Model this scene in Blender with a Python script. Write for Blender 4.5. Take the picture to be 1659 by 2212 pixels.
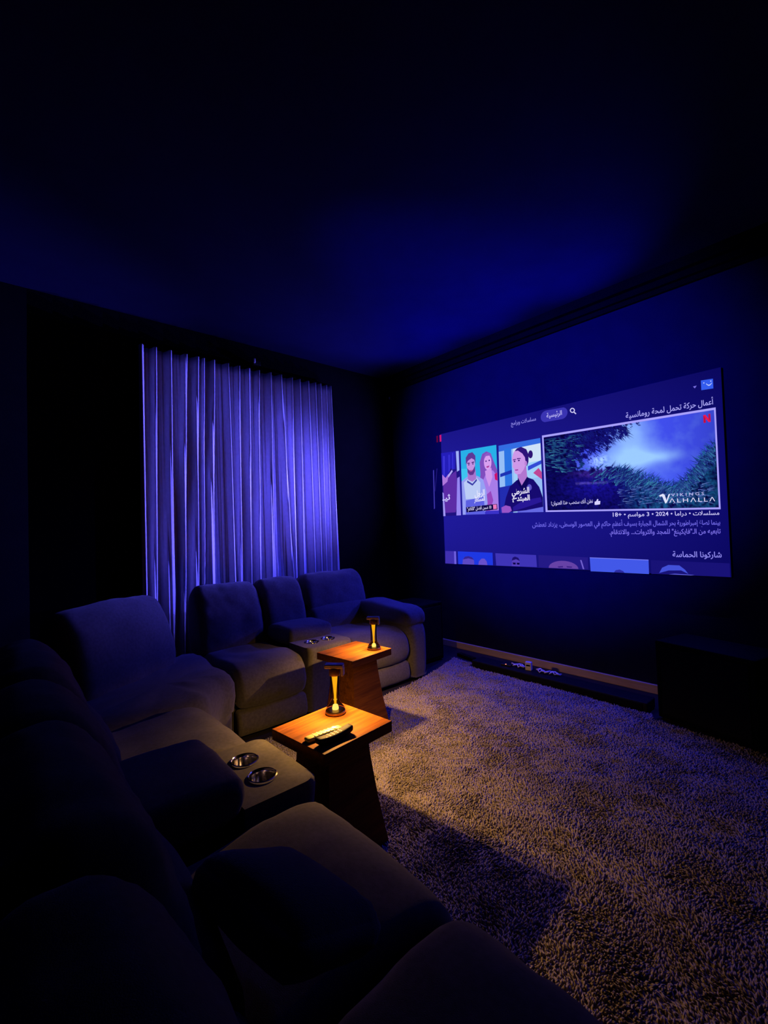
import bpy, bmesh, math, random
import numpy as np
from mathutils import Matrix, Vector, noise

random.seed(7)
RNG = np.random.default_rng(7)
SC = bpy.context.scene
COL = SC.collection
for o in list(bpy.data.objects):
    bpy.data.objects.remove(o)

# ------------------------------------------------------------------ camera
CAM_H = 1.4412
FPX, YAW, PITCH, ROLL = 973.07, math.radians(48.653), math.radians(1.892), math.radians(-1.837)
IW, IH = 1659.0, 2212.0
_f = np.array([math.cos(YAW)*math.cos(PITCH), math.sin(YAW)*math.cos(PITCH), math.sin(PITCH)])
_r0 = np.array([math.sin(YAW), -math.cos(YAW), 0.0])
_u0 = np.cross(_r0, _f)
_r = math.cos(ROLL)*_r0 + math.sin(ROLL)*_u0
_u = -math.sin(ROLL)*_r0 + math.cos(ROLL)*_u0
cam = bpy.data.cameras.new('camera')
cam.sensor_fit = 'HORIZONTAL'
cam.sensor_width = 36.0
cam.lens = 36.0*FPX/IW
cam.clip_start = 0.02
camo = bpy.data.objects.new('camera', cam)
COL.objects.link(camo)
camo.matrix_world = Matrix(((_r[0], _u[0], -_f[0], 0), (_r[1], _u[1], -_f[1], 0), (_r[2], _u[2], -_f[2], CAM_H), (0, 0, 0, 1)))
SC.camera = camo

# ------------------------------------------------------------------ world, light, exposure
w = bpy.data.worlds.new('night')
w.use_nodes = True
w.node_tree.nodes['Background'].inputs[0].default_value = (0, 0, 0, 1)
w.node_tree.nodes['Background'].inputs[1].default_value = 0.0
SC.world = w
SC.view_settings.view_transform = 'Standard'
SC.view_settings.look = 'None'
SC.view_settings.gamma = 1.0
SC.view_settings.exposure = 0.0
SC.view_settings.use_curve_mapping = False

XS = 4.10        # front of the projected picture
XW = 4.128       # wall behind it
YW = 4.46        # curtain wall
ZC = 3.42        # ceiling

SCREEN_TINT = (0.100, 0.088, 1.0)
CURTAIN_SIDE, ROOM_SIDE, CEILING_SIDE = 2000.0, 250.0, 330.0
RIGHT_ROW = 190.0
ROOM_TINT = (0.025, 0.028, 1.0)
PROJECTOR_POWER = 4000.0
LAMP_POWER = 170.0
LAMP_TINT = (1.0, 0.50, 0.115)


def spot(name, loc, direction, power, color, size_deg, blend, radius=0.0):
    l = bpy.data.lights.new(name, 'SPOT')
    l.energy = power
    l.color = color
    l.spot_size = math.radians(size_deg)
    l.spot_blend = blend
    l.shadow_soft_size = radius
    o = bpy.data.objects.new(name, l)
    COL.objects.link(o)
    o.location = loc
    o.rotation_euler = Vector(direction).to_track_quat('-Z', 'Y').to_euler()
    return o


# added fill spots over the face of the screen, making up for its dim picture:
# the sets at its left edge rake the curtain, the rest wash floor, sofa and ceiling
for z in (1.45, 1.90, 2.35):
    spot('screen_fill', (XS-0.03, 3.50, z), (1.1-XS, 0.80, (1.98-z)*0.8), CURTAIN_SIDE*0.31, SCREEN_TINT, 60, 1.0)
for z in (1.40, 2.00, 2.60):
    spot('screen_fill', (XS-0.03, 3.50, z), (2.55-XS, 0.82, (2.0-z)*0.3+0.38), CURTAIN_SIDE*0.036, SCREEN_TINT, 116, 1.0)
for y in (1.1, 1.9, 2.7, 3.4):
    for z in (1.3, 2.0):
        spot('screen_fill', (XS-0.03, y, z), (-0.52, 0.14, -0.84), ROOM_SIDE/8, ROOM_TINT, 112, 1.0)
for y in (1.7, 2.6, 3.4):
    spot('screen_fill', (XS-0.14, y, 2.45), (-0.60, 0.0, 0.80), CEILING_SIDE/3, (0.005, 0.007, 1.0), 84, 1.0)
for z in (1.35, 2.0):
    spot('screen_fill', (XS-0.03, 2.5, z), (2.35-XS, 1.3, 0.78-z), RIGHT_ROW/2, ROOM_TINT, 62, 1.0)
# the projector high at the back of the room: its stray light around the picture
spot('projector_light', (-1.1, 2.3, 2.5), (5.2, 0.06, -0.22), PROJECTOR_POWER, (0.01, 0.012, 1.0), 45, 0.9, 0.02)


# ------------------------------------------------------------------ helpers
def lin(c):
    return tuple(((v/255)/12.92 if v/255 <= 0.04045 else ((v/255+0.055)/1.055)**2.4) for v in c)


def tag(o, label=None, cat=None, group=None, kind=None):
    if label: o['label'] = label
    if cat: o['category'] = cat
    if group: o['group'] = group
    if kind: o['kind'] = kind
    return o


def empty(name, loc=(0, 0, 0), rz=0.0, label=None, cat=None, group=None):
    o = bpy.data.objects.new(name, None)
    o.empty_display_size = 0.1
    COL.objects.link(o)
    o.location = loc
    o.rotation_euler = (0, 0, rz)
    return tag(o, label, cat, group)


def mesh_obj(name, verts, faces, mat, parent=None, smooth=False):
    me = bpy.data.meshes.new(name)
    me.from_pydata([tuple(v) for v in verts], [], [tuple(f) for f in faces])
    me.update()
    if smooth:
        me.polygons.foreach_set('use_smooth', [True]*len(me.polygons))
    if mat: me.materials.append(mat)
    o = bpy.data.objects.new(name, me)
    COL.objects.link(o)
    if parent is not None: o.parent = parent
    return o


def bm_obj(name, bm, mat, parent=None, smooth=False):
    bmesh.ops.recalc_face_normals(bm, faces=bm.faces[:])
    me = bpy.data.meshes.new(name)
    bm.to_mesh(me)
    bm.free()
    if smooth:
        me.polygons.foreach_set('use_smooth', [True]*len(me.polygons))
    if mat: me.materials.append(mat)
    o = bpy.data.objects.new(name, me)
    COL.objects.link(o)
    if parent is not None: o.parent = parent
    return o


def copy_tree(o, parent=None):
    c = o.copy()
    COL.objects.link(c)
    c.parent = parent
    for ch in [k for k in bpy.data.objects if k.parent == o]:
        copy_tree(ch, c)
    return c


def box_bm(x0, x1, y0, y1, z0, z1, bevel=0.0, seg=2, bm=None):
    own = bmesh.new()
    vs = [own.verts.new(p) for p in ((x0, y0, z0), (x1, y0, z0), (x1, y1, z0), (x0, y1, z0), (x0, y0, z1), (x1, y0, z1), (x1, y1, z1), (x0, y1, z1))]
    for f in ((3, 2, 1, 0), (4, 5, 6, 7), (0, 1, 5, 4), (1, 2, 6, 5), (2, 3, 7, 6), (3, 0, 4, 7)):
        own.faces.new([vs[k] for k in f])
    if bevel > 0:
        bmesh.ops.bevel(own, geom=own.edges[:], offset=bevel, segments=seg, profile=0.5, affect='EDGES')
    return own


def box(name, x0, x1, y0, y1, z0, z1, mat, parent=None, bevel=0.0, seg=2):
    return bm_obj(name, box_bm(x0, x1, y0, y1, z0, z1, bevel, seg), mat, parent, smooth=False)


def lathe(name, prof, mat, parent=None, n=32, loc=(0, 0, 0), smooth=True):
    v, f = [], []
    m = len(prof)
    for i in range(n):
        a = 2*math.pi*i/n
        for r, z in prof:
            v.append((loc[0]+r*math.cos(a), loc[1]+r*math.sin(a), loc[2]+z))
    for i in range(n):
        for k in range(m-1):
            a, b = i*m+k, ((i+1) % n)*m+k
            f.append((a, b, b+1, a+1))
    bm = bmesh.new()
    vs = [bm.verts.new(p) for p in v]
    for q in f:
        bm.faces.new([vs[k] for k in q])
    bmesh.ops.remove_doubles(bm, verts=bm.verts[:], dist=1e-6)
    for fc in [x for x in bm.faces if x.calc_area() < 1e-12]:
        bm.faces.remove(fc)
    o = bm_obj(name, bm, mat, parent, smooth)
    if smooth:
        es = o.modifiers.new('edges', 'EDGE_SPLIT')
        es.split_angle = math.radians(40)
    return o


def tube(name, pts, r, mat, parent=None, n=8):
    P = [Vector(p) for p in pts]
    v, f = [], []
    for i, p in enumerate(P):
        t = (P[min(i+1, len(P)-1)]-P[max(i-1, 0)]).normalized()
        a = t.cross(Vector((0, 0, 1)))
        if a.length < 1e-4: a = t.cross(Vector((1, 0, 0)))
        a.normalize()
        b = t.cross(a)
        for k in range(n):
            q = p+a*(r*math.cos(2*math.pi*k/n))+b*(r*math.sin(2*math.pi*k/n))
            v.append(q)
    for i in range(len(P)-1):
        for k in range(n):
            f.append((i*n+k, i*n+(k+1) % n, (i+1)*n+(k+1) % n, (i+1)*n+k))
    f.append(tuple(range(n))[::-1])
    f.append(tuple((len(P)-1)*n+k for k in range(n)))
    return mesh_obj(name, v, f, mat, parent, True)


def catmull(P, sub):
    P = np.array(P, float)
    n = len(P)
    out = []
    for i in range(n):
        p0, p1, p2, p3 = P[i-1], P[i], P[(i+1) % n], P[(i+2) % n]
        for k in range(sub):
            t = k/sub
            out.append(0.5*((2*p1)+(-p0+p2)*t+(2*p0-5*p1+4*p2-p3)*t*t+(-p0+3*p1-3*p2+p3)*t**3))
    return np.array(out)


def loft(name, prof, x0, x1, r, mat, parent=None, bulge=0.012, nx=12, wrinkle=0.0, wscale=9.0, seed=0, sub=5, ends=6, fn=None):
    """upholstered piece: closed side profile (y,z) carried across x0..x1, ends rounded by r, middle puffed"""
    C = catmull(prof, sub)
    if np.sum(C[:, 0]*np.roll(C[:, 1], -1)-np.roll(C[:, 0], -1)*C[:, 1]) < 0:
        C = C[::-1]
    T = np.roll(C, -1, 0)-np.roll(C, 1, 0)
    N = np.stack([T[:, 1], -T[:, 0]], 1)
    N /= np.linalg.norm(N, axis=1)[:, None]+1e-9
    xc, hw = (x0+x1)/2, (x1-x0)/2
    st = []
    for k in range(ends+1):
        a = math.pi/2*(1-k/ends)*0.97
        st.append((-hw+r-r*math.sin(a), r*(1-math.cos(a))))
    for k in range(1, nx):
        st.append((-(hw-r)+2*(hw-r)*k/nx, 0.0))
    st += [(-x, i) for x, i in reversed(st[:ends+1])]
    V = []
    for x, ins in st:
        b = bulge*(1-(x/hw)**2)
        Q = C+N*(b-ins)
        for (y, z), nn in zip(Q, N):
            d = 0.0
            if wrinkle:
                d = wrinkle*noise.fractal(Vector((x*wscale+seed, y*wscale, z*wscale)), 0.9, 2.2, 3)
            V.append((xc+x, y+nn[0]*d, z+nn[1]*d))
    V = np.array(V)
    if fn is not None:
        V = np.array([fn(*p) for p in V])
    m = len(C)
    F = []
    for i in range(len(st)-1):
        for k in range(m):
            F.append((i*m+k, (i+1)*m+k, (i+1)*m+(k+1) % m, i*m+(k+1) % m))
    F.append(tuple(range(m)))
    F.append(tuple((len(st)-1)*m+k for k in range(m))[::-1])
    o = mesh_obj(name, V, F, mat, parent, True)
    return o


def cushion(name, size, r, mat, parent=None, puff=0.0, n=10, loc=(0, 0, 0), rot=None, wrinkle=0.0, seed=0, fn=None, pinch=0.0):
    """rounded, puffed box"""
    sx, sy, sz = [s/2 for s in size]
    key, V, F = {}, [], []

    def vid(p):
        k = tuple(round(c, 5) for c in p)
        if k not in key:
            key[k] = len(V)
            V.append(p)
        return key[k]
    g = [math.sin(math.pi/2*(-1+2*i/n)) for i in range(n+1)]
    for ax in range(3):
        for sgn in (-1, 1):
            for i in range(n):
                for j in range(n):
                    q = []
                    for a, b in ((i, j), (i+1, j), (i+1, j+1), (i, j+1)):
                        p = [0, 0, 0]
                        p[ax] = sgn
                        p[(ax+1) % 3] = g[a]
                        p[(ax+2) % 3] = g[b]
                        q.append(vid(tuple(p)))
                    F.append(q if sgn > 0 else q[::-1])
    out = []
    M = Matrix.Identity(4)
    if rot is not None:
        M = rot.to_matrix().to_4x4() if hasattr(rot, 'to_matrix') else rot
    for p in V:
        q = Vector((p[0]*sx, p[1]*sy, p[2]*sz))
        inner = Vector((max(-sx+r, min(sx-r, q.x)), max(-sy+r, min(sy-r, q.y)), max(-sz+r, min(sz-r, q.z))))
        d = q-inner
        if d.length > 1e-9:
            q = inner+d.normalized()*r
        k = (1-p[0]**2)*(1-p[1]**2)
        q.z += puff*k*(1 if p[2] > 0 else -1)*abs(p[2])
        if pinch:
            e = max(abs(p[0]), abs(p[1]))
            q.z *= 1-pinch*e**3
        if wrinkle:
            q += q.normalized()*wrinkle*noise.fractal(Vector((q.x*9+seed, q.y*9, q.z*9)), 0.9, 2.2, 3)
        if fn: q = Vector(fn(*q))
        out.append(M @ q+Vector(loc))
    return mesh_obj(name, out, F, mat, parent, True)


# ------------------------------------------------------------------ materials
def nodes_of(name):
    m = bpy.data.materials.new(name)
    m.use_nodes = True
    nt = m.node_tree
    b = nt.nodes['Principled BSDF']
    return m, nt, b


def mat_noise(name, c1, c2, scale=20.0, rough=0.8, bump=0.0, bscale=None, stretch=(1, 1, 1), metal=0.0, sheen=0.0, detail=4.0, spec=0.3, lo=0.35, hi=0.65):
    m, nt, b = nodes_of(name)
    tc = nt.nodes.new('ShaderNodeTexCoord')
    mp = nt.nodes.new('ShaderNodeMapping')
    mp.inputs['Scale'].default_value = stretch
    nt.links.new(tc.outputs['Object'], mp.inputs['Vector'])
    nz = nt.nodes.new('ShaderNodeTexNoise')
    nz.inputs['Scale'].default_value = scale
    nz.inputs['Detail'].default_value = detail
    nt.links.new(mp.outputs[0], nz.inputs['Vector'])
    cr = nt.nodes.new('ShaderNodeValToRGB')
    cr.color_ramp.elements[0].position = lo
    cr.color_ramp.elements[1].position = hi
    cr.color_ramp.elements[0].color = (*c1, 1)
    cr.color_ramp.elements[1].color = (*c2, 1)
    nt.links.new(nz.outputs['Fac'], cr.inputs['Fac'])
    nt.links.new(cr.outputs['Color'], b.inputs['Base Color'])
    b.inputs['Roughness'].default_value = rough
    b.inputs['Metallic'].default_value = metal
    b.inputs['Specular IOR Level'].default_value = spec
    if sheen:
        b.inputs['Sheen Weight'].default_value = sheen
        b.inputs['Sheen Roughness'].default_value = 0.5
    if bump:
        n2 = nt.nodes.new('ShaderNodeTexNoise')
        n2.inputs['Scale'].default_value = bscale or scale*4
        n2.inputs['Detail'].default_value = 3
        nt.links.new(mp.outputs[0], n2.inputs['Vector'])
        bp = nt.nodes.new('ShaderNodeBump')
        bp.inputs['Strength'].default_value = bump
        bp.inputs['Distance'].default_value = 0.004
        nt.links.new(n2.outputs['Fac'], bp.inputs['Height'])
        nt.links.new(bp.outputs[0], b.inputs['Normal'])
    return m


def mat_emit(name, color, strength=1.0, sample='NONE'):
    m = bpy.data.materials.new(name)
    m.use_nodes = True
    nt = m.node_tree
    nt.nodes.clear()
    e = nt.nodes.new('ShaderNodeEmission')
    e.inputs[0].default_value = (*color, 1)
    e.inputs[1].default_value = strength
    o = nt.nodes.new('ShaderNodeOutputMaterial')
    nt.links.new(e.outputs[0], o.inputs[0])
    m.cycles.emission_sampling = sample
    return m


def mat_emit_attr(name):
    m = mat_emit(name, (1, 1, 1))
    nt = m.node_tree
    a = nt.nodes.new('ShaderNodeAttribute')
    a.attribute_name = 'picture'
    e = [n for n in nt.nodes if n.type == 'EMISSION'][0]
    nt.links.new(a.outputs['Color'], e.inputs[0])
    return m


M = {}
M['wall'] = mat_noise('navy_wall_paint', (0.006, 0.006, 0.022), (0.007, 0.007, 0.026), 6, 0.85, 0.15, 90, spec=0.15)
M['ceiling'] = mat_noise('dark_ceiling_paint', (0.007, 0.007, 0.035), (0.008, 0.008, 0.040), 5, 0.9, 0.08, 70, spec=0.1)
M['wall_dark'] = mat_noise('near_black_wall_paint', (0.003, 0.003, 0.005), (0.004, 0.004, 0.006), 6, 0.9, 0.15, 90, spec=0.05)
M['trim'] = mat_noise('black_cornice', (0.0025, 0.0025, 0.003), (0.0035, 0.0035, 0.004), 8, 0.8, spec=0.03)
M['floor'] = mat_noise('dark_floor', (0.012, 0.011, 0.011), (0.020, 0.018, 0.018), 5, 0.6, spec=0.15)
M['skirt'] = mat_noise('pale_skirting', (0.52, 0.38, 0.22), (0.62, 0.46, 0.27), 6, 0.6, stretch=(1, 1, 8))
M['curtain'] = mat_noise('curtain_cloth', (0.50, 0.48, 0.50), (0.56, 0.54, 0.56), 30, 0.9, 0.12, 300, sheen=0.1, spec=0.1)
M['fabric'] = mat_noise('taupe_upholstery', (0.058, 0.054, 0.056), (0.076, 0.071, 0.073), 60, 0.95, 0.35, 500, sheen=0.12, spec=0.05)
M['under'] = mat_noise('black_underside', (0.006, 0.006, 0.006), (0.009, 0.009, 0.009), 30, 0.9, spec=0.05)
M['pillow'] = mat_noise('dark_plush', (0.030, 0.028, 0.030), (0.045, 0.042, 0.045), 80, 1.0, 0.6, 400, sheen=0.4, spec=0.0)
M['chrome'] = mat_noise('brushed_steel', (0.60, 0.58, 0.56), (0.75, 0.73, 0.70), 40, 0.13, metal=1.0, spec=0.5)
M['black_plastic'] = mat_noise('black_plastic', (0.008, 0.008, 0.009), (0.013, 0.013, 0.014), 30, 0.42, spec=0.2)
M['black_matte'] = mat_noise('black_vinyl', (0.0018, 0.0018, 0.0018), (0.003, 0.003, 0.003), 30, 0.85, spec=0.03)
M['remote_black'] = mat_noise('black_rubber', (0.007, 0.007, 0.007), (0.011, 0.011, 0.011), 40, 0.6, spec=0.06)
M['grille'] = mat_noise('speaker_cloth', (0.004, 0.004, 0.004), (0.008, 0.008, 0.008), 200, 0.95, 0.4, 900, spec=0.05)
M['white_plastic'] = mat_noise('white_plastic', (0.55, 0.53, 0.50), (0.66, 0.64, 0.62), 20, 0.5)
M['pale_plastic'] = mat_noise('cream_plastic', (0.30, 0.29, 0.06), (0.36, 0.35, 0.08), 20, 0.45)
M['rug'] = mat_noise('rug_backing', (0.16, 0.14, 0.13), (0.20, 0.18, 0.16), 40, 1.0, spec=0.0)
M['bronze'] = mat_noise('bronze_lamp_metal', (0.30, 0.16, 0.06), (0.40, 0.22, 0.09), 30, 0.35, metal=0.85)
M['lamp_black'] = mat_noise('lamp_top_metal', (0.26, 0.26, 0.30), (0.32, 0.32, 0.36), 30, 0.4, metal=0.1)
M['led_red'] = mat_emit('red_led', (1.0, 0.20, 0.12), 2.5)
M['lamp_glow'] = mat_emit('lamp_glow', (1.0, 0.52, 0.012), 1.05)
M['lamp_hot'] = mat_emit('lamp_hot_glow', (1.0, 0.88, 0.25), 1.3)


def wood_material():
    m, nt, b = nodes_of('walnut_veneer')
    tc = nt.nodes.new('ShaderNodeTexCoord')
    mp = nt.nodes.new('ShaderNodeMapping')
    mp.inputs['Scale'].default_value = (2.2, 26, 26)
    nt.links.new(tc.outputs['Object'], mp.inputs[0])
    nz = nt.nodes.new('ShaderNodeTexNoise')
    nz.inputs['Scale'].default_value = 1.6
    nz.inputs['Detail'].default_value = 7
    nz.inputs['Distortion'].default_value = 0.7
    nt.links.new(mp.outputs[0], nz.inputs[0])
    cr = nt.nodes.new('ShaderNodeValToRGB')
    cr.color_ramp.elements[0].position = 0.30
    cr.color_ramp.elements[0].color = (0.080, 0.024, 0.004, 1)
    cr.color_ramp.elements[1].position = 0.68
    cr.color_ramp.elements[1].color = (0.185, 0.060, 0.006, 1)
    nt.links.new(nz.outputs['Fac'], cr.inputs[0])
    nt.links.new(cr.outputs[0], b.inputs['Base Color'])
    b.inputs['Roughness'].default_value = 0.6
    b.inputs['Specular IOR Level'].default_value = 0.06
    return m


M['wood'] = wood_material()


def glass_material():
    m = bpy.data.materials.new('smoky_clear_glass')
    m.use_nodes = True
    nt = m.node_tree
    nt.nodes.clear()
    tr = nt.nodes.new('ShaderNodeBsdfTransparent')
    tr.inputs[0].default_value = (0.96, 0.80, 0.55, 1)
    gl = nt.nodes.new('ShaderNodeBsdfGlossy')
    gl.inputs['Roughness'].default_value = 0.06
    gl.inputs['Color'].default_value = (0.55, 0.42, 0.25, 1)
    fr = nt.nodes.new('ShaderNodeFresnel')
    fr.inputs[0].default_value = 1.45
    mx = nt.nodes.new('ShaderNodeMixShader')
    nt.links.new(fr.outputs[0], mx.inputs[0])
    nt.links.new(tr.outputs[0], mx.inputs[1])
    nt.links.new(gl.outputs[0], mx.inputs[2])
    o = nt.nodes.new('ShaderNodeOutputMaterial')
    nt.links.new(mx.outputs[0], o.inputs[0])
    return m


M['glass'] = glass_material()

# ------------------------------------------------------------------ the room
X0R, Y0R = -1.7, -2.2
tag(box('floor', X0R, XW, Y0R, YW, -0.06, 0.0, M['floor']), kind='structure')
tag(box('ceiling', X0R, XW, Y0R, YW, ZC, ZC+0.08, M['ceiling']), kind='structure')
tag(box('wall_right', XW, XW+0.12, Y0R, YW, 0, ZC, M['wall']), kind='structure')
tag(box('wall_back', X0R, XW+0.12, YW, YW+0.12, 0, ZC, M['wall_dark']), kind='structure')
tag(box('wall_left', X0R-0.12, X0R, Y0R, YW+0.12, 0, ZC, M['wall_dark']), kind='structure')
tag(box('wall_front', X0R-0.12, XW+0.12, Y0R-0.12, Y0R, 0, ZC, M['wall_dark']), kind='structure')
# stepped cornice along the top of the screen wall
cp = [(0, 3.265), (0.035, 3.265), (0.045, 3.30), (0.085, 3.30), (0.095, 3.345), (0.150, 3.345), (0.162, ZC), (0, ZC)]
v = [(XW-d, y, z) for y in (Y0R, YW) for d, z in cp]
n = len(cp)
f = [(k, (k+1) % n, n+(k+1) % n, n+k) for k in range(n)]+[tuple(range(n))[::-1], tuple(range(n, 2*n))]
tag(mesh_obj('trim_1', v, f, M['trim']), kind='structure')
tag(box('baseboard_right', XW-0.022, XW, 0.2, YW, 0.0, 0.075, M['skirt'], bevel=0.006), kind='structure')


# ------------------------------------------------------------------ projection screen
def on_screen(px, py, lift=0.0):
    """photo measurement -> point on the picture plane"""
    px, py = np.asarray(px, float), np.asarray(py, float)
    d = _f[None, :]+np.outer((px.ravel()-IW/2)/FPX, _r)-np.outer((py.ravel()-IH/2)/FPX, _u)
    k = XS/d[:, 0]
    P = d*k[:, None]
    P[:, 2] += CAM_H
    P[:, 0] = XS-lift
    return P


screen = empty('projection_screen', (XS, 2.2, 0.99), 0, 'large wall screen showing a blue streaming menu with Arabic text', 'screen')
_emits = {}


def em(c):
    k = tuple(c)
    if k not in _emits:
        _emits[k] = mat_emit('picture_%02x%02x%02x' % k, lin(c))
    return _emits[k]


EM_ATTR = mat_emit_attr('picture_pixels')
LAYER = 0.0008


def flat(name, P, faces, mat, parent, colors=None):
    P = np.array(P)-np.array(screen.location)
    o = mesh_obj(name, P, faces, mat, parent)
    if colors is not None:
        a = o.data.color_attributes.new('picture', 'FLOAT_COLOR', 'POINT')
        c = np.ones((len(P), 4), np.float32)
        c[:, :3] = colors
        a.data.foreach_set('color', c.ravel())
    return o


def poly(name, pts, color, layer, parent=screen):
    p = np.array(pts, float)
    return flat(name, on_screen(p[:, 0], p[:, 1], layer*LAYER), [tuple(range(len(p)))], em(color), parent)


def multi(name, shapes, layer, parent=screen):
    """several flat coloured shapes of one printed picture; later shapes lie on top"""
    V, F, C = [], [], []
    for k, (pts, col) in enumerate(shapes):
        p = np.array(pts, float)
        Q = on_screen(p[:, 0], p[:, 1], (layer+0.12*k)*LAYER)
        F.append(tuple(range(len(V), len(V)+len(Q))))
        V += [tuple(q) for q in Q]
        C += [lin(col)]*len(Q)
    return flat(name, V, F, EM_ATTR, parent, np.array(C))


class Quad:
    def __init__(s, tl, tr, br, bl):
        s.c = [np.array(p, float) for p in (tl, tr, br, bl)]

    def __call__(s, u, v):
        a, b, c, d = s.c
        u, v = np.asarray(u, float), np.asarray(v, float)
        if u.ndim == 0:
            return tuple((a*(1-u)+b*u)*(1-v)+(d*(1-u)+c*u)*v)
        U, Vv = u[:, None], v[:, None]
        return (a*(1-U)+b*U)*(1-Vv)+(d*(1-U)+c*U)*Vv

    def ell(s, cu, cv, ru, rv, n=20, rot=0.0):
        out = []
        for i in range(n):
            t = 2*math.pi*i/n
            x, y = ru*math.cos(t), rv*math.sin(t)
            out.append(s(cu+x*math.cos(rot)-y*math.sin(rot)*ru/max(rv, 1e-6), cv+x*math.sin(rot)*rv/max(ru, 1e-6)+y*math.cos(rot)))
        return out

    def pl(s, pts):
        return [s(*p) for p in pts]


# --- panel and picture ground
SQ = Quad((952, 938), (1557, 793), (1580, 1247), (962, 1217))
A = on_screen(*np.array(SQ.c).T)
V = [(XS+0.001, p[1], p[2]) for p in A]+[(XS+0.022, p[1], p[2]) for p in A]
V = np.array(V)-np.array(screen.location)
mesh_obj('panel', V, [(0, 1, 2, 3), (7, 6, 5, 4), (0, 4, 5, 1), (1, 5, 6, 2), (2, 6, 7, 3), (3, 7, 4, 0)], M['black_matte'], screen)
gu, gv = np.meshgrid(np.linspace(0, 1, 25), np.linspace(0, 1, 15))
g = SQ(gu.ravel(), gv.ravel())
cl = np.array(lin((29, 24, 146)))[None, :]*(1-gu.ravel()[:, None])+np.array(lin((12, 9, 100)))[None, :]*gu.ravel()[:, None]  # projection fall-off painted into the menu colour, dimmer towards the right
cl = cl*(0.72+0.45*np.sin(np.clip(gv.ravel(), 0, 1)*math.pi*0.8+0.35))[:, None]
gf = [(j*25+i, j*25+i+1, (j+1)*25+i+1, (j+1)*25+i) for j in range(14) for i in range(24)]
flat('menu_background', on_screen(g[:, 0], g[:, 1]), gf, EM_ATTR, screen, cl)

# --- Arabic shaping for the flat lettering
_AR = {'ء': 'ﺀ', 'آ': 'ﺁﺂ', 'أ': 'ﺃﺄ', 'ؤ': 'ﺅﺆ', 'إ': 'ﺇﺈ', 'ئ': 'ﺉﺊﺋﺌ', 'ا': 'ﺍﺎ', 'ب': 'ﺏﺐﺑﺒ', 'ة': 'ﺓﺔ', 'ت': 'ﺕﺖﺗﺘ', 'ث': 'ﺙﺚﺛﺜ', 'ج': 'ﺝﺞﺟﺠ', 'ح': 'ﺡﺢﺣﺤ', 'خ': 'ﺥﺦﺧﺨ', 'د': 'ﺩﺪ', 'ذ': 'ﺫﺬ', 'ر': 'ﺭﺮ', 'ز': 'ﺯﺰ', 'س': 'ﺱﺲﺳﺴ', 'ش': 'ﺵﺶﺷﺸ', 'ص': 'ﺹﺺﺻﺼ', 'ض': 'ﺽﺾﺿﻀ', 'ط': 'ﻁﻂﻃﻄ', 'ظ': 'ﻅﻆﻇﻈ', 'ع': 'ﻉﻊﻋﻌ', 'غ': 'ﻍﻎﻏﻐ', 'ف': 'ﻑﻒﻓﻔ', 'ق': 'ﻕﻖﻗﻘ', 'ك': 'ﻙﻚﻛﻜ', 'ل': 'ﻝﻞﻟﻠ', 'م': 'ﻡﻢﻣﻤ', 'ن': 'ﻥﻦﻧﻨ', 'ه': 'ﻩﻪﻫﻬ', 'و': 'ﻭﻮ', 'ى': 'ﻯﻰ', 'ي': 'ﻱﻲﻳﻴ', 'ـ': 'ــــ'}
_LA = {'ا': 'ﻻﻼ', 'أ': 'ﻷﻸ', 'إ': 'ﻹﻺ', 'آ': 'ﻵﻶ'}


def shape_ar(t):
    t = [c for c in t if c not in '\u064f\u0651\u064e\u0650']
    out, i, prev = [], 0, False
    while i < len(t):
        c = t[i]
        if c in _AR:
            if c == 'ل' and i+1 < len(t) and t[i+1] in _LA:
                out.append(_LA[t[i+1]][1 if prev else 0])
                prev = False
                i += 2
                continue
            forms = _AR[c]
            dual = len(forms) == 4
            nxt = dual and i+1 < len(t) and t[i+1] in _AR and len(_AR[t[i+1]]) > 1
            if dual:
                out.append(forms[(2 if not prev else 3) if nxt else (1 if prev else 0)])
            else:
                out.append(forms[1] if prev and len(forms) > 1 else forms[0])
            prev = bool(nxt)
        else:
            out.append(c)
            prev = False
        i += 1
    # visual order: reverse everything, keep number runs readable
    s = ''.join(out)[::-1]
    res, run = '', ''
    for c in s:
        if c.isdigit() or c == '+':
            run += c
        else:
            res += run[::-1]+c
            run = ''
    return res+run[::-1]


_txt = bpy.data.curves.new('lettering', 'FONT')
_txt.resolution_u = 2
_txto = bpy.data.objects.new('lettering_source', _txt)
COL.objects.link(_txto)


def text(name, body, L, R, em_px, color, layer, parent=screen, arabic=True, bold=0.012, spacing=1.0):
    """flat lettering between two baseline points (photo measurements), em_px tall"""
    _txt.body = shape_ar(body) if arabic else body
    _txt.offset = bold
    _txt.space_character = spacing
    dg = bpy.context.evaluated_depsgraph_get()
    dg.update()
    me = bpy.data.meshes.new_from_object(_txto.evaluated_get(dg))
    nv = len(me.vertices)
    co = np.empty(nv*3)
    me.vertices.foreach_get('co', co)
    co = co.reshape(-1, 3)
    F = [tuple(p.vertices) for p in me.polygons]
    bpy.data.meshes.remove(me)
    x0, x1 = co[:, 0].min(), co[:, 0].max()
    uu = (co[:, 0]-x0)/(x1-x0)
    L, R = np.array(L, float), np.array(R, float)
    P = L[None, :]*(1-uu[:, None])+R[None, :]*uu[:, None]
    P[:, 1] -= co[:, 1]*em_px
    P[:, 0] -= co[:, 1]*em_px*0.045
    return flat(name, on_screen(P[:, 0], P[:, 1], layer*LAYER), F, em(color), parent)


TXT = (176, 172, 252)
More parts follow.
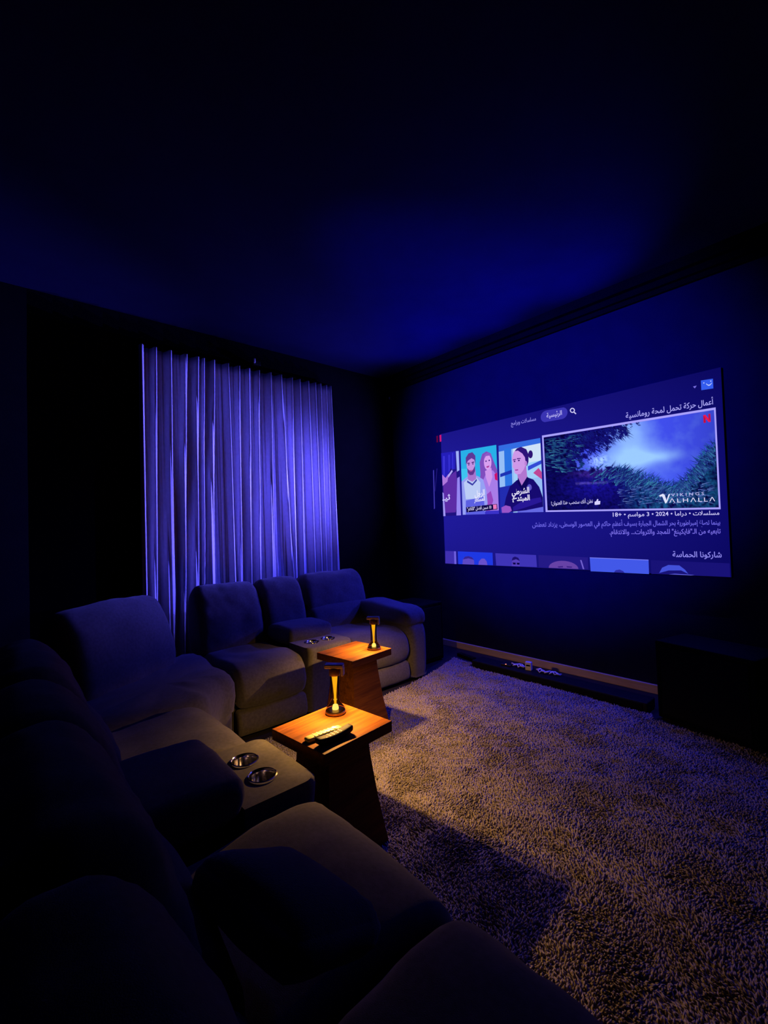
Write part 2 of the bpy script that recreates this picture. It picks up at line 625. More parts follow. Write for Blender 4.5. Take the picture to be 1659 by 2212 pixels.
# --- menu bar
text('row_title', 'أعمال حركة تحمل لمحة رومانسية', (1352, 904), (1541, 873), 17, (170, 166, 250), 1)
pill = []
for k in range(24):
    a = 2*math.pi*k/24
    sx = 17 if math.cos(a) > 0 else -17
    x, y = sx+12*math.cos(a), 12.5*math.sin(a)
    pill.append((1197+x, 896+y-0.19*x))
poly('menu_pill', pill, (58, 52, 178), 1)
text('menu_word', 'الرئيسية', (1181, 903), (1214, 896), 14, (196, 190, 252), 2)
text('menu_word', 'مسلسلات وبرامج', (1104, 919), (1158, 908), 12, (140, 134, 235), 1)
ring = []
for k in range(20):
    a = 2*math.pi*k/20
    ring.append((1236.5+5.4*math.cos(a), 886.5+5.4*math.sin(a)))
ring2 = [(1236.5+3.4*math.cos(2*math.pi*k/20), 886.5+3.4*math.sin(2*math.pi*k/20)) for k in range(20)]
V = [*ring, *ring2, (1239.6, 891.4), (1241.2, 889.8), (1245.2, 893.4), (1243.6, 895.0)]
V = np.array(V)
flat('search_icon', on_screen(V[:, 0], V[:, 1], LAYER), [(k, (k+1) % 20, 20+(k+1) % 20, 20+k) for k in range(20)]+[(40, 41, 42, 43)], em((215, 210, 255)), screen)
avatar = poly('avatar', [(1514, 822), (1540, 818), (1541, 839), (1515, 843)], (52, 92, 238), 1)
AQ = Quad((1514, 822), (1540, 818), (1541, 839), (1515, 843))
sm = [AQ(0.42+0.48*t, 0.45+0.22*math.sin(math.pi*t)) for t in np.linspace(0, 1, 8)]
sm += [AQ(0.42+0.48*t, 0.37+0.19*math.sin(math.pi*t)) for t in np.linspace(1, 0, 8)]
multi('avatar_smile', [(sm, (190, 205, 255)), (AQ.ell(0.24, 0.3, 0.05, 0.06, 10), (200, 215, 255)), (AQ.ell(0.82, 0.22, 0.05, 0.06, 10), (200, 215, 255))], 2)
poly('menu_arrow', [(1497, 835), (1505, 833), (1501, 839)], (120, 110, 225), 1)

# --- feature tile
hero = empty('feature_tile', (0, 0, 0))
hero.parent = screen
HO = Quad((1171, 941), (1546, 880), (1557, 1100), (1179, 1106))
HI = Quad((1174.5, 945), (1542.5, 885.5), (1553, 1096), (1183, 1102.5))
P = np.array(HO.c+HI.c)
flat('tile_border', on_screen(P[:, 0], P[:, 1], 3*LAYER), [(0, 1, 5, 4), (1, 2, 6, 5), (2, 3, 7, 6), (3, 0, 4, 7)], em((168, 160, 252)), hero)


def fbm(x, y, s, seed=0.0, oct_=4):
    return np.array([noise.fractal(Vector((a*s+seed, b*s, seed*0.7)), 0.8, 2.1, oct_) for a, b in zip(x, y)])


NU, NV = 150, 84
gu, gv = np.meshgrid(np.linspace(0, 1, NU), np.linspace(0, 1, NV))
u_, v_ = gu.ravel(), gv.ravel()
bs = np.interp(u_, [0, .1, .2, .3, .38, .46, .54, .62, .7, .76, .82, .88, .94, 1], [.30, .46, .50, .49, .48, .53, .60, .68, .74, .75, .69, .55, .42, .34])
n1 = fbm(u_*1.78, v_, 5, 3.1)
n2 = fbm(u_*1.78, v_, 18, 8.7)
n3 = fbm(u_*1.78, v_, 42, 1.7, 3)
sky = np.zeros((len(u_), 3))
glow = np.exp(-(((u_-.50)/.16)**2+((v_-.42)/.16)**2))+0.75*np.exp(-(((u_-.50)/.10)**2+((v_-.12)/.22)**2))+0.6*np.exp(-(((u_-.66)/.14)**2+((v_-.42)/.06)**2))
glow = np.clip(glow+0.12*n1, 0, 1)[:, None]
dk = np.array(lin((62, 76, 230)))
lt = np.array(lin((150, 196, 255)))
sky = dk*(1-glow)+lt*glow
low = np.clip((v_-.5)/.2, 0, 1)[:, None]
sky = sky*(1-0.35*low)+0.35*low*np.array(lin((78, 108, 250)))
gnd = np.array(lin((12, 8, 96)))[None, :]*np.ones((len(u_), 1))
green = np.clip((u_-.42)/.2, 0, 1)*np.clip(0.5+0.9*n2+0.5*n3, 0, 1.2)
gnd = gnd*(1-0.8*np.clip(green, 0, 1)[:, None])+np.array(lin((22, 84, 132)))*0.8*np.clip(green, 0, 1)[:, None]
path = np.exp(-(((u_-.26)/.16)**2+((v_-.72)/.14)**2))[:, None]
gnd = gnd*(1-0.7*path)+np.array(lin((26, 18, 160)))*0.7*path
rock = np.exp(-(((u_-.27)/.10)**2+((v_-.54)/.05)**2))[:, None]*np.clip(.6+.8*n2, 0, 1)[:, None]
gnd = gnd*(1-0.8*rock)+np.array(lin((72, 44, 158)))*0.8*rock
streak = (np.exp(-((v_-.665-.05*(u_-.27))/.012)**2)*((u_ > .17) & (u_ < .36)))[:, None]
gnd = gnd*(1-.7*streak)+np.array(lin((92, 78, 196)))*.7*streak
gnd *= np.clip(0.85+0.55*n3+.3*n2, 0.25, 1.8)[:, None]
edge = bs+0.035*n2+0.03*n3
tree = (u_ < .50-.75*v_+.06*n2*3+.04*n3) & (v_ < .5)
tree |= (u_ < .2+.05*n2) & (v_ < .6)
hole = (np.exp(-(((u_-.30)/.045)**2+((v_-.40)/.07)**2))+.8*np.exp(-(((u_-.25)/.03)**2+((v_-.26)/.05)**2))+.35*n3) > .55
land = (v_ > edge) | (tree & ~hole)
treec = np.array(lin((12, 6, 92)))[None, :]*np.clip(1+.9*n3+.5*n2, .3, 2.2)[:, None]
leafg = np.clip(n2*1.6+n3*.8, 0, 1)*np.clip((.26-u_+.08*n1)/.12, 0, 1)*(v_ > .03)
treec = treec*(1-.8*leafg[:, None])+np.array(lin((30, 84, 136)))*.8*leafg[:, None]
sky = sky+(np.exp(-(((u_-.31)/.05)**2+((v_-.40)/.08)**2))*np.clip(.5+n3+.6*n2, 0, 1))[:, None]*np.array(lin((150, 180, 255)))
pic = np.where(land[:, None], np.where((tree & (v_ < edge))[:, None], treec, gnd), sky)
vig = np.clip(1.12-.35*np.abs(u_-.5)*2*np.abs(u_-.5)*2, .7, 1.1)
pic *= vig[:, None]
P = HI(u_, v_)
gf = [(j*NU+i, j*NU+i+1, (j+1)*NU+i+1, (j+1)*NU+i) for j in range(NV-1) for i in range(NU-1)]
flat('forest_picture', on_screen(P[:, 0], P[:, 1], 1*LAYER), gf, EM_ATTR, hero, pic)
# needle sprays over the sky line
V, F, C = [], [], []


def needle(u, v, du, dv, wd, col):
    L = math.hypot(du, dv)
    nx, ny = -dv/L*wd, du/L*wd*1.8
    pts = [(u+nx, v+ny), (u-nx, v-ny), (u+du, v+dv)]
    pts = [(min(max(a, 0.002), 0.998), min(max(b, 0.002), 0.998)) for a, b in pts]
    k = len(V)
    V.extend(HI(*p) for p in pts)
    F.append((k, k+1, k+2))
    C.extend([lin(col)]*3)


rr = random.Random(11)
for k in range(1250):
    u = rr.uniform(.24, 1.0)
    if u < .55 and rr.random() > (u-.24)/.31+.1: continue
    e = float(np.interp(u, [.3, .38, .46, .54, .62, .7, .76, .82, .88, .94, 1], [.49, .49, .53, .59, .67, .74, .75, .69, .55, .42, .34]))
    v = e+rr.uniform(-.02, .22)
    up = rr.uniform(.02, .075)
    lean = rr.uniform(.0, .05)*(-1 if u > .78 else 1)
    s = rr.random()
    col = (14+int(26*s), 30+int(90*s*s), 100+int(60*s)) if v < e+.05 else (18+int(40*s), 40+int(100*s*s), 110+int(60*s))
    needle(u, v, lean, -up, .0028, col)
for k in range(420):      # hanging branches of the dark tree at the top left
    t = rr.random()
    u0 = rr.uniform(.12, .48)
    v0 = rr.uniform(.0, max(.02, .42-.85*u0+.1))
    s = rr.random()
    needle(u0, v0, rr.uniform(.0, .05), rr.uniform(.02, .09), .003, (12+int(10*s), 8+int(20*s), 84+int(50*s)))
for k in range(70):      # bright fern fronds at the left edge
    u0 = abs(rr.gauss(0, .10))
    v0 = rr.uniform(.06, .5)
    s = rr.random()
    needle(u0, v0, rr.uniform(.02, .06), rr.uniform(-.005, .04), .003, (24+int(40*s), 66+int(70*s), 120+int(50*s)))
for k in range(140):      # pale grass streaks low in the picture
    u0 = rr.uniform(.4, .95)
    v0 = rr.uniform(.74, .95)
    s = rr.random()
    needle(u0, v0, rr.uniform(.02, .05), rr.uniform(-.02, .015), .002, (60+int(50*s), 80+int(60*s), 160+int(50*s)))
V = np.array(V)
flat('foliage', on_screen(V[:, 0], V[:, 1], 1.6*LAYER), F, EM_ATTR, hero, np.array(C))
rib = [((1519, 897), (1524, 896), (1525, 913), (1520, 914)), ((1530, 894.5), (1534.5, 893.5), (1535.5, 911), (1531, 912)), ((1519, 897), (1524, 896), (1535.5, 911), (1531, 912))]
multi('red_letter_n', [(rib[0], (190, 14, 66)), (rib[1], (190, 14, 66)), (rib[2], (232, 22, 78))], 2.2, hero)
text('match_note', 'نظن أنك ستحب هذا العنوان!', (1191, 1091), (1281, 1086), 11, (205, 200, 255), 2.2, hero)
TQ = Quad((1284, 1078), (1297, 1077), (1297, 1090), (1284, 1091))
multi('thumb_icon', [(TQ.pl([(.05, .45), (.3, .4), (.5, .02), (.68, .1), (.62, .38), (1, .4), (.95, .95), (.3, 1), (.05, .95)]), (214, 208, 255))], 2.2, hero)
text('title_lettering', 'VIKINGS', (1450, 1072.5), (1521, 1069), 9.0, (206, 200, 255), 2.2, hero, False, 0.0, 1.5)
text('title_lettering', 'ΛLHΛLLΛ', (1446, 1086), (1545, 1082.5), 12.5, (228, 222, 255), 2.2, hero, False, 0.0, 1.3)
multi('title_initial', [([(1424, 1070), (1432, 1066.5), (1436, 1069), (1440, 1081), (1444.5, 1067.5), (1448, 1067), (1441, 1085), (1437.5, 1088), (1431, 1073), (1428, 1072), (1426, 1074)], (225, 228, 255))], 2.2, hero)
text('details_line', 'مسلسلات • دراما • 2024 • 3 مواسم • 18+', (1324, 1116), (1554, 1112), 12.5, (205, 200, 255), 1)
text('description_line', 'بينما تصاغ إمبراطورية بحر الشمال الجبارة بسيف أعظم حاكم في العصور الوسطى، يزداد تعطش', (1150, 1138), (1556, 1133), 14, (112, 104, 236), 1)
text('description_line', 'تابعيه من الـ"فايكينغ" للمجد والثروات... والانتقام.', (1317, 1154), (1557, 1152), 14.5, (124, 112, 238), 1)
text('row_title', 'شاركونا الحماسة', (1453, 1203), (1559, 1204), 17, (146, 140, 245), 1)

# --- poster cards
PA = Quad((1077, 963), (1167, 946), (1174, 1106), (1081, 1108))
pa = empty('poster_card', (0, 0, 0))
pa.parent = screen
multi('backdrop', [
    (PA.pl([(0, 0), (1, 0), (1, 1), (0, 1)]), (150, 190, 246)),
    (PA.pl([(.34, .08), (1, .06), (1, .30), (.34, .33)]), (206, 226, 248)),
    (PA.pl([(.34, .33), (1, .30), (1, .52), (.34, .56)]), (160, 208, 250)),
    (PA.pl([(0, 0), (1, 0), (1, .07), (0, .09)]), (52, 108, 226)),
    (PA.pl([(.13, .06), (.30, .06), (.30, .62), (.13, .62)]), (44, 116, 228)),
    (PA.pl([(.02, .42), (.30, .38), (.30, .43), (.02, .47)]), (30, 50, 180)),
    (PA.pl([(.68, .36), (1, .30), (1, .35), (.68, .42)]), (52, 74, 214)),
    (PA.pl([(0, .62), (.3, .6), (.3, 1), (0, 1)]), (34, 44, 176)),
    (PA.pl([(.80, .46), (.93, .40), (1, .46), (1, .56)]), (190, 70, 150)),
    (PA.pl([(.4, .96), (1, .93), (1, 1), (.4, 1)]), (100, 104, 226)),
], 1, pa)
multi('seated_figure', [
    (PA.pl([(.06, 1), (.14, .78), (.24, .62), (.40, .54), (.62, .50), (.80, .55), (.93, .66), (1, .80), (1, .93), (.6, .97)]), (22, 10, 112)),
    (PA.pl([(.42, .40), (.64, .34), (.66, .54), (.52, .62), (.44, .55)]), (178, 118, 208)),
    (PA.pl([(.33, .30), (.31, .22), (.36, .13), (.46, .09), (.57, .12), (.63, .22), (.64, .32), (.58, .40), (.50, .455), (.41, .455), (.36, .43), (.35, .37), (.315, .34)]), (206, 152, 232)),
    (PA.pl([(.38, .12), (.44, .085), (.54, .075), (.66, .12), (.71, .20), (.70, .30), (.66, .36), (.63, .30), (.62, .23), (.56, .17), (.46, .12)]), (46, 18, 122)),
    (PA.ell(.755, .20, .055, .055), (44, 18, 118)),
    (PA.ell(.635, .315, .03, .035, 12), (190, 130, 218)),
    (PA.pl([(.335, .235), (.40, .232), (.41, .245), (.335, .25)]), (86, 40, 140)),
    (PA.pl([(.43, .225), (.52, .23), (.52, .243), (.43, .242)]), (86, 40, 140)),
    (PA.ell(.372, .265, .022, .011, 10), (60, 30, 120)),
    (PA.ell(.475, .262, .024, .011, 10), (60, 30, 120)),
    (PA.pl([(.37, .385), (.45, .385), (.45, .40), (.39, .402)]), (150, 60, 160)),
    (PA.pl([(.44, .50), (.52, .62), (.66, .50), (.70, .55), (.56, .72), (.42, .58)]), (14, 6, 90)),
    (PA.ell(.70, .655, .055, .045, 12), (92, 84, 196)),
    (PA.pl([(.3, .92), (.55, .83), (.95, .80), (.98, .86), (.6, .93), (.3, .98)]), (40, 24, 150)),
    (PA.pl([(.03, .92), (.13, .89), (.24, .91), (.27, .97), (.2, 1.0), (.04, 1.0)]), (152, 84, 200)),
], 2.4, pa)
text('poster_lettering', 'الشرطي', (1106, 1069), (1144, 1064), 17, (232, 228, 255), 5, pa, bold=0.03)
text('poster_lettering', 'المبتدئ', (1106, 1083), (1145, 1080), 16, (232, 228, 255), 5, pa, bold=0.03)

PB = Quad((995, 974), (1072, 961), (1078, 1110), (1000, 1112))
pb = empty('poster_card', (0, 0, 0))
pb.parent = screen
multi('backdrop', [
    (PB.pl([(0, 0), (1, 0), (1, 1), (0, 1)]), (40, 176, 232)),
    (PB.pl([(0, .28), (.3, .3), (.3, .5), (0, .5)]), (62, 196, 240)),
    (PB.pl([(0, .8), (1, .78), (1, 1), (0, 1)]), (58, 50, 200)),
], 1, pb)
multi('woman_figure', [
    (PB.pl([(.53, .40), (.52, .22), (.60, .10), (.72, .07), (.84, .11), (.93, .26), (1, .36), (1, .5), (.5, .5)]), (128, 78, 190)),
    (PB.pl([(.55, .55), (.70, .38), (.88, .36), (1, .46), (1, .95), (.62, .95)]), (168, 124, 232)),
    (PB.pl([(.66, .36), (.84, .32), (.86, .46), (.76, .60), (.68, .46)]), (206, 150, 236)),
    (PB.ell(.745, .235, .105, .115, 18), (216, 160, 240)),
    (PB.pl([(.63, .2), (.66, .12), (.74, .09), (.84, .12), (.87, .22), (.80, .14), (.70, .14)]), (140, 90, 200)),
    (PB.ell(.70, .215, .022, .012, 8), (70, 40, 140)),
    (PB.ell(.79, .21, .022, .012, 8), (70, 40, 140)),
    (PB.pl([(.70, .295), (.79, .285), (.77, .31), (.72, .315)]), (170, 50, 150)),
    (PB.pl([(.92, .42), (1, .40), (1, .52), (.93, .5)]), (205, 16, 110)),
    (PB.pl([(.66, .72), (.80, .66), (.86, .80), (.76, .95), (.66, .95)]), (150, 70, 190)),
], 2, pb)
multi('man_figure', [
    (PB.pl([(.0, 1), (.0, .48), (.14, .42), (.3, .40), (.45, .42), (.60, .48), (.68, .66), (.70, .84), (.60, 1)]), (150, 160, 244)),
    (PB.pl([(.06, .5), (.2, .44), (.42, .44), (.52, .52), (.5, .76), (.1, .76)]), (188, 204, 246)),
    (PB.pl([(.1, .78), (.6, .74), (.62, 1), (.08, 1)]), (92, 96, 226)),
    (PB.pl([(.17, .34), (.4, .32), (.41, .46), (.3, .50), (.18, .46)]), (168, 116, 206)),
    (PB.pl([(.16, .47), (.3, .53), (.42, .46), (.43, .49), (.3, .56), (.15, .5)]), (58, 60, 170)),
    (PB.ell(.275, .24, .115, .135, 20), (196, 146, 226)),
    (PB.pl([(.17, .28), (.22, .32), (.33, .32), (.39, .26), (.385, .34), (.33, .395), (.24, .395), (.18, .35)]), (96, 52, 140)),
    (PB.pl([(.14, .23), (.14, .12), (.22, .06), (.33, .05), (.41, .11), (.41, .24), (.38, .17), (.30, .14), (.2, .17)]), (92, 56, 150)),
    (PB.pl([(.18, .20), (.25, .205), (.25, .22), (.18, .218)]), (70, 36, 120)),
    (PB.pl([(.30, .20), (.37, .195), (.37, .212), (.30, .218)]), (70, 36, 120)),
    (PB.ell(.22, .235, .02, .010, 8), (50, 40, 120)),
    (PB.ell(.335, .23, .02, .010, 8), (50, 40, 120)),
    (PB.pl([(.235, .325), (.32, .32), (.31, .338), (.245, .34)]), (190, 90, 170)),
], 3.4, pb)
poly('badge_strip', PB.pl([(.10, .885), (.96, .855), (.97, .935), (.11, .965)]), (12, 6, 72), 5.2, pb)
poly('badge_square', PB.pl([(.85, .865), (.945, .862), (.95, .925), (.855, .93)]), (236, 120, 190), 5.6, pb)
text('badge_lettering', '10 ضمن أفضل "الأفلام"', (1010, 1103), (1062, 1098.5), 9.5, (220, 214, 255), 5.6, pb)
text('poster_lettering', 'الرجل', (1026, 1073), (1048, 1069), 17, (232, 230, 255), 5.2, pb, bold=0.03)
text('poster_lettering', 'المستعار', (1025, 1084), (1048, 1081), 14, (232, 230, 255), 5.2, pb, bold=0.03)

PC = Quad((953, 979), (991, 974), (996, 1113), (958, 1115))
pc = empty('poster_card', (0, 0, 0))
pc.parent = screen
multi('backdrop', [
    (PC.pl([(0, 0), (1, 0), (1, 1), (0, 1)]), (30, 18, 128)),
    (PC.pl([(0, 0), (.82, 0), (.78, .28), (.5, .26), (.3, .4), (0, .42)]), (36, 30, 186)),
    (PC.pl([(.1, .05), (.2, .05), (.16, .36), (.08, .38)]), (58, 52, 216)),
    (PC.pl([(.4, .04), (.5, .04), (.46, .3), (.38, .32)]), (52, 46, 210)),
    (PC.pl([(.62, .02), (.68, .02), (.66, .28), (.6, .28)]), (54, 48, 214)),
    (PC.pl([(.84, 0), (1, 0), (1, .3), (.86, .32)]), (160, 176, 250)),
    (PC.pl([(.05, .46), (.5, .36), (.82, .30), (.86, .8), (.7, .95), (.05, .95)]), (92, 44, 166)),
    (PC.pl([(.02, .34), (.2, .40), (.38, .34), (.3, .46), (.02, .52)]), (176, 120, 222)),
    (PC.pl([(.34, .36), (.58, .28), (.62, .31), (.36, .40)]), (176, 166, 246)),
    (PC.pl([(.86, .42), (1, .40), (1, 1), (.74, 1)]), (150, 134, 242)),
    (PC.pl([(.0, .62), (.07, .64), (.12, 1), (.0, 1)]), (160, 150, 246)),
], 1, pc)
text('poster_lettering', 'ثيـ', (956, 1081), (973, 1079), 16, (206, 200, 255), 3, pc, bold=0.03)

# --- the cut-off row at the bottom
def card(tl, tr, br, bl, shapes):
    q = Quad(tl, tr, br, bl)
    multi('thumbnail_card', [(fn(q), c) for fn, c in shapes], 1)


full = lambda q: q.pl([(0, 0), (1, 0), (1, 1), (0, 1)])
card((962, 1190), (985, 1191), (986, 1218.5), (962, 1217), [(full, (64, 48, 176)), (lambda q: q.pl([(.82, 0), (1, 0), (1, 1), (.82, 1)]), (112, 96, 224))])
card((989, 1191), (1064, 1194), (1065, 1221), (990, 1218.5), [(full, (30, 56, 226)), (lambda q: q.pl([(.12, 1), (.14, .6), (.2, .42), (.3, .38), (.4, .45), (.46, .7), (.46, 1)]), (92, 72, 196)), (lambda q: q.pl([(.58, 1), (.6, .72), (.68, .5), (.76, .5), (.82, .7), (.84, 1)]), (104, 80, 204)), (lambda q: q.pl([(.14, .62), (.2, .4), (.3, .34), (.4, .42), (.46, .62), (.3, .52)]), (52, 36, 150))])
card((1070, 1195), (1158, 1199), (1160, 1225), (1072, 1221.5), [(full, (62, 52, 182)), (lambda q: q.pl([(.38, 1), (.40, .5), (.45, .36), (.55, .36), (.58, .5), (.58, 1)]), (84, 62, 188)), (lambda q: q.pl([(.39, .55), (.42, .3), (.48, .2), (.56, .3), (.59, .55), (.5, .42)]), (28, 16, 110)), (lambda q: q.pl([(.41, .70), (.485, .70), (.48, .86), (.42, .86)]), (16, 8, 76)), (lambda q: q.pl([(.51, .70), (.58, .70), (.575, .86), (.515, .86)]), (16, 8, 76))])
card((1163, 1199), (1270, 1204), (1271, 1230), (1164, 1225.5), [(full, (36, 26, 134)), (lambda q: q.ell(.50, 1.0, .30, .62, 26)[13:] + [q(.80, 1.0), q(.20, 1.0)], (102, 66, 166)), (lambda q: q.pl([(.38, .86), (.49, .80), (.49, .92), (.40, .96)]), (64, 36, 136)), (lambda q: q.pl([(.56, .80), (.68, .82), (.66, .93), (.57, .92)]), (64, 36, 136)), (lambda q: q.pl([(.84, .25), (.87, .25), (.92, 1), (.89, 1)]), (112, 96, 206))])
card((1274, 1204), (1401, 1209), (1402, 1240), (1276, 1234), [(full, (66, 88, 232)), (lambda q: q.pl([(.0, .0), (1, 0), (1, .05), (0, .05)]), (120, 124, 244)), (lambda q: q.pl([(.4, 1), (.43, .84), (.5, .78), (.56, .88), (.58, 1)]), (44, 44, 164))])
card((1406, 1210), (1576, 1217), (1577.5, 1246.5), (1407, 1239.5), [(full, (24, 18, 118)), (lambda q: q.pl([(.10, .92), (.14, .52), (.22, .30), (.36, .30), (.43, .60), (.47, .90), (.38, .66), (.22, .70)]), (66, 80, 216)), (lambda q: q.pl([(.22, .98), (.30, .92), (.55, .96), (.5, 1.0)]), (92, 92, 220))])
# --- picture light past the screen's left edge, painted as glowing shapes on the wall
def on_wall(px, py):
    P = on_screen(px, py)
    d = P-np.array([0, 0, CAM_H])
    k = (XW-0.002)/XS
    P = d*k+np.array([0, 0, CAM_H])
    return P


for pts, c in (([(942.5, 942), (946, 941), (946.5, 955), (943, 956)], (96, 6, 60)), ([(935.5, 1016), (937.5, 1015), (939.5, 1098), (937.5, 1100)], (64, 56, 176)), ([(939, 1060), (943, 1012), (945, 1012), (940.5, 1062)], (30, 22, 120))):
    p = np.array(pts, float)
    flat('picture_spill', on_wall(p[:, 0], p[:, 1]), [tuple(range(len(p)))], em(c), screen)
poly('red_edge_mark', [(949.5, 940), (953.3, 939), (953.6, 953.5), (950, 954.5)], (208, 24, 120), 2)
bpy.data.objects.remove(_txto)
bpy.data.curves.remove(_txt)

# ------------------------------------------------------------------ curtain
CY = 4.355
RIDGES = [(302.5, 309, 1.0, 1.4), (331, 332, .9, 1.2), (363, 365, .9, 2.3), (396, 393, 1.0, 1.0), (421.5, 419, 1.0, 1.6), (435, 436, .6, .4), (456, 451, .9, 2.6), (485.5, 502, .8, .9), (509.6, 516, .8, 1.1), (533, 535, .8, 1.1), (552.7, 556, .7, 1.0), (577, 584, .8, 1.8), (599, 626, 1.0, .9), (624, 634, .7, 1.2), (640.7, 651, .7, 1.4), (659, 674, .7, .9), (674, 688, .7, 1.0), (685, 699, .6, .9), (698, 710, .6, .8), (707, 724, .6, 1.4)]


def cam_to_y(px, py, Y):
    d = _f+_r*(px-IW/2)/FPX-_u*(py-IH/2)/FPX
    k = Y/d[1]
    return d[0]*k, d[2]*k+CAM_H


rd = []
for xt, xb, wt, wb in RIDGES:
    yt = 748+0.2206*(xt-300)
    yb = 1285-(xb-306)*0.142
    X1, Z1 = cam_to_y(xt, yt, CY)
    X2, Z2 = cam_to_y(xb, yb, CY)
    rd.append((X1, Z1, X2, Z2, wt, wb))
ZTOP = float(np.mean([r[1] for r in rd]))
NXC, NZC = 620, 36
tx = np.linspace(0, 1, NXC)
zz = np.linspace(ZTOP, 0.02, NZC)
V = []
for z in zz:
    k = np.array([(r[1]-z)/(r[1]-r[3]) for r in rd])
    kk = np.clip(k, 0, 1.25)
    cx_ = np.array([r[0]+(r[2]-r[0])*a for r, a in zip(rd, kk)])
    wd = np.array([0.019*(r[4]+(r[5]-r[4])*min(1, a)**2) for r, a in zip(rd, kk)])
    xl, xr = cx_[0]-0.02, cx_[-1]+0.012
    x = xl+(xr-xl)*tx
    dep = np.zeros_like(x)
    for c, s, r in zip(cx_, wd, rd):
        t = (x-c)/s
        hgt = 0.078*(0.75+0.25*r[4])
        b = np.where(t < 0, 1/(1+(t/1.1)**4), 1/(1+np.maximum(t, 0)**4*1.2))
        dep = np.maximum(dep, hgt*b)
    dep += 0.006*np.sin(x*95+1.5*np.sin(x*17)+0.6*z)+0.004*np.sin(x*210+z)
    for xi, di in zip(x, dep):
        V.append((xi, CY-di+0.0, z))
F = [(j*NXC+i, j*NXC+i+1, (j+1)*NXC+i+1, (j+1)*NXC+i) for j in range(NZC-1) for i in range(NXC-1)]
cur = mesh_obj('curtain', V, F, M['curtain'], None, True)
sol = cur.modifiers.new('cloth', 'SOLIDIFY')
sol.thickness = 0.0025
tag(cur, 'pale floor-length pleated curtain hanging behind the sofa', 'curtain')
rail = empty('curtain_rail', (2.0, CY, ZTOP), 0, 'slim black curtain rail above the pleated curtain', 'curtain rail')
box('track', -1.12, 1.04, -0.01, 0.05, 0.002, 0.04, M['trim'], rail, 0.004)
for xx in (-1.0, 0.0, 0.95):
    box('bracket', xx-0.02, xx+0.02, 0.045, YW-CY, 0.008, 0.034, M['trim'], rail)
# small fittings that catch the light
fit = empty('ceiling_sensor', (2.10, 4.30, ZTOP+0.06), 0, 'tiny dark wall fitting with a bright glint above the curtain rail', 'fitting')
box('mount', -0.03, 0.05, 0.02, YW-4.30, 0.005, 0.05, M['black_plastic'], fit, 0.006)
cushion('lens', (0.022, 0.02, 0.05), 0.008, M['white_plastic'], fit, loc=(-0.03, 0.0, 0.035), n=4)
fit2 = empty('wall_sensor', (4.05, 4.40, 3.13), 0, 'tiny dark fitting high in the corner beside the screen wall', 'fitting')
box('mount', -0.03, 0.09, -0.02, 0.05, -0.03, 0.05, M['black_plastic'], fit2, 0.006)
cushion('lens', (0.014, 0.014, 0.03), 0.005, M['white_plastic'], fit2, loc=(-0.036, -0.02, 0.02), n=4)

# ------------------------------------------------------------------ the sectional sofa
SEAT = [(0.70, 0.455), (0.45, 0.475), (0.22, 0.495), (0.09, 0.480), (0.015, 0.415), (-0.010, 0.32), (0.010, 0.235), (0.07, 0.212), (0.35, 0.215), (0.70, 0.235)]
FOOT = [(0.012, 0.180), (-0.004, 0.11), (0.006, 0.045), (0.045, 0.032), (0.085, 0.045), (0.09, 0.11), (0.085, 0.190), (0.045, 0.200)]
LUMB = [(0.685, 0.43), (0.655, 0.50), (0.650, 0.58), (0.685, 0.655), (0.76, 0.685), (0.86, 0.66), (0.90, 0.55), (0.88, 0.42), (0.78, 0.39)]
HEAD = [(0.735, 0.66), (0.735, 0.74), (0.765, 0.84), (0.815, 0.935), (0.885, 0.985), (0.965, 0.985), (1.03, 0.93), (1.055, 0.80), (1.04, 0.60), (0.98, 0.42), (0.90, 0.40), (0.90, 0.60), (0.84, 0.655)]
BACK1 = [(0.69, 0.42), (0.675, 0.55), (0.70, 0.70), (0.75, 0.84), (0.81, 0.935), (0.885, 0.98), (0.965, 0.975), (1.03, 0.92), (1.055, 0.80), (1.04, 0.60), (0.98, 0.42), (0.84, 0.38)]


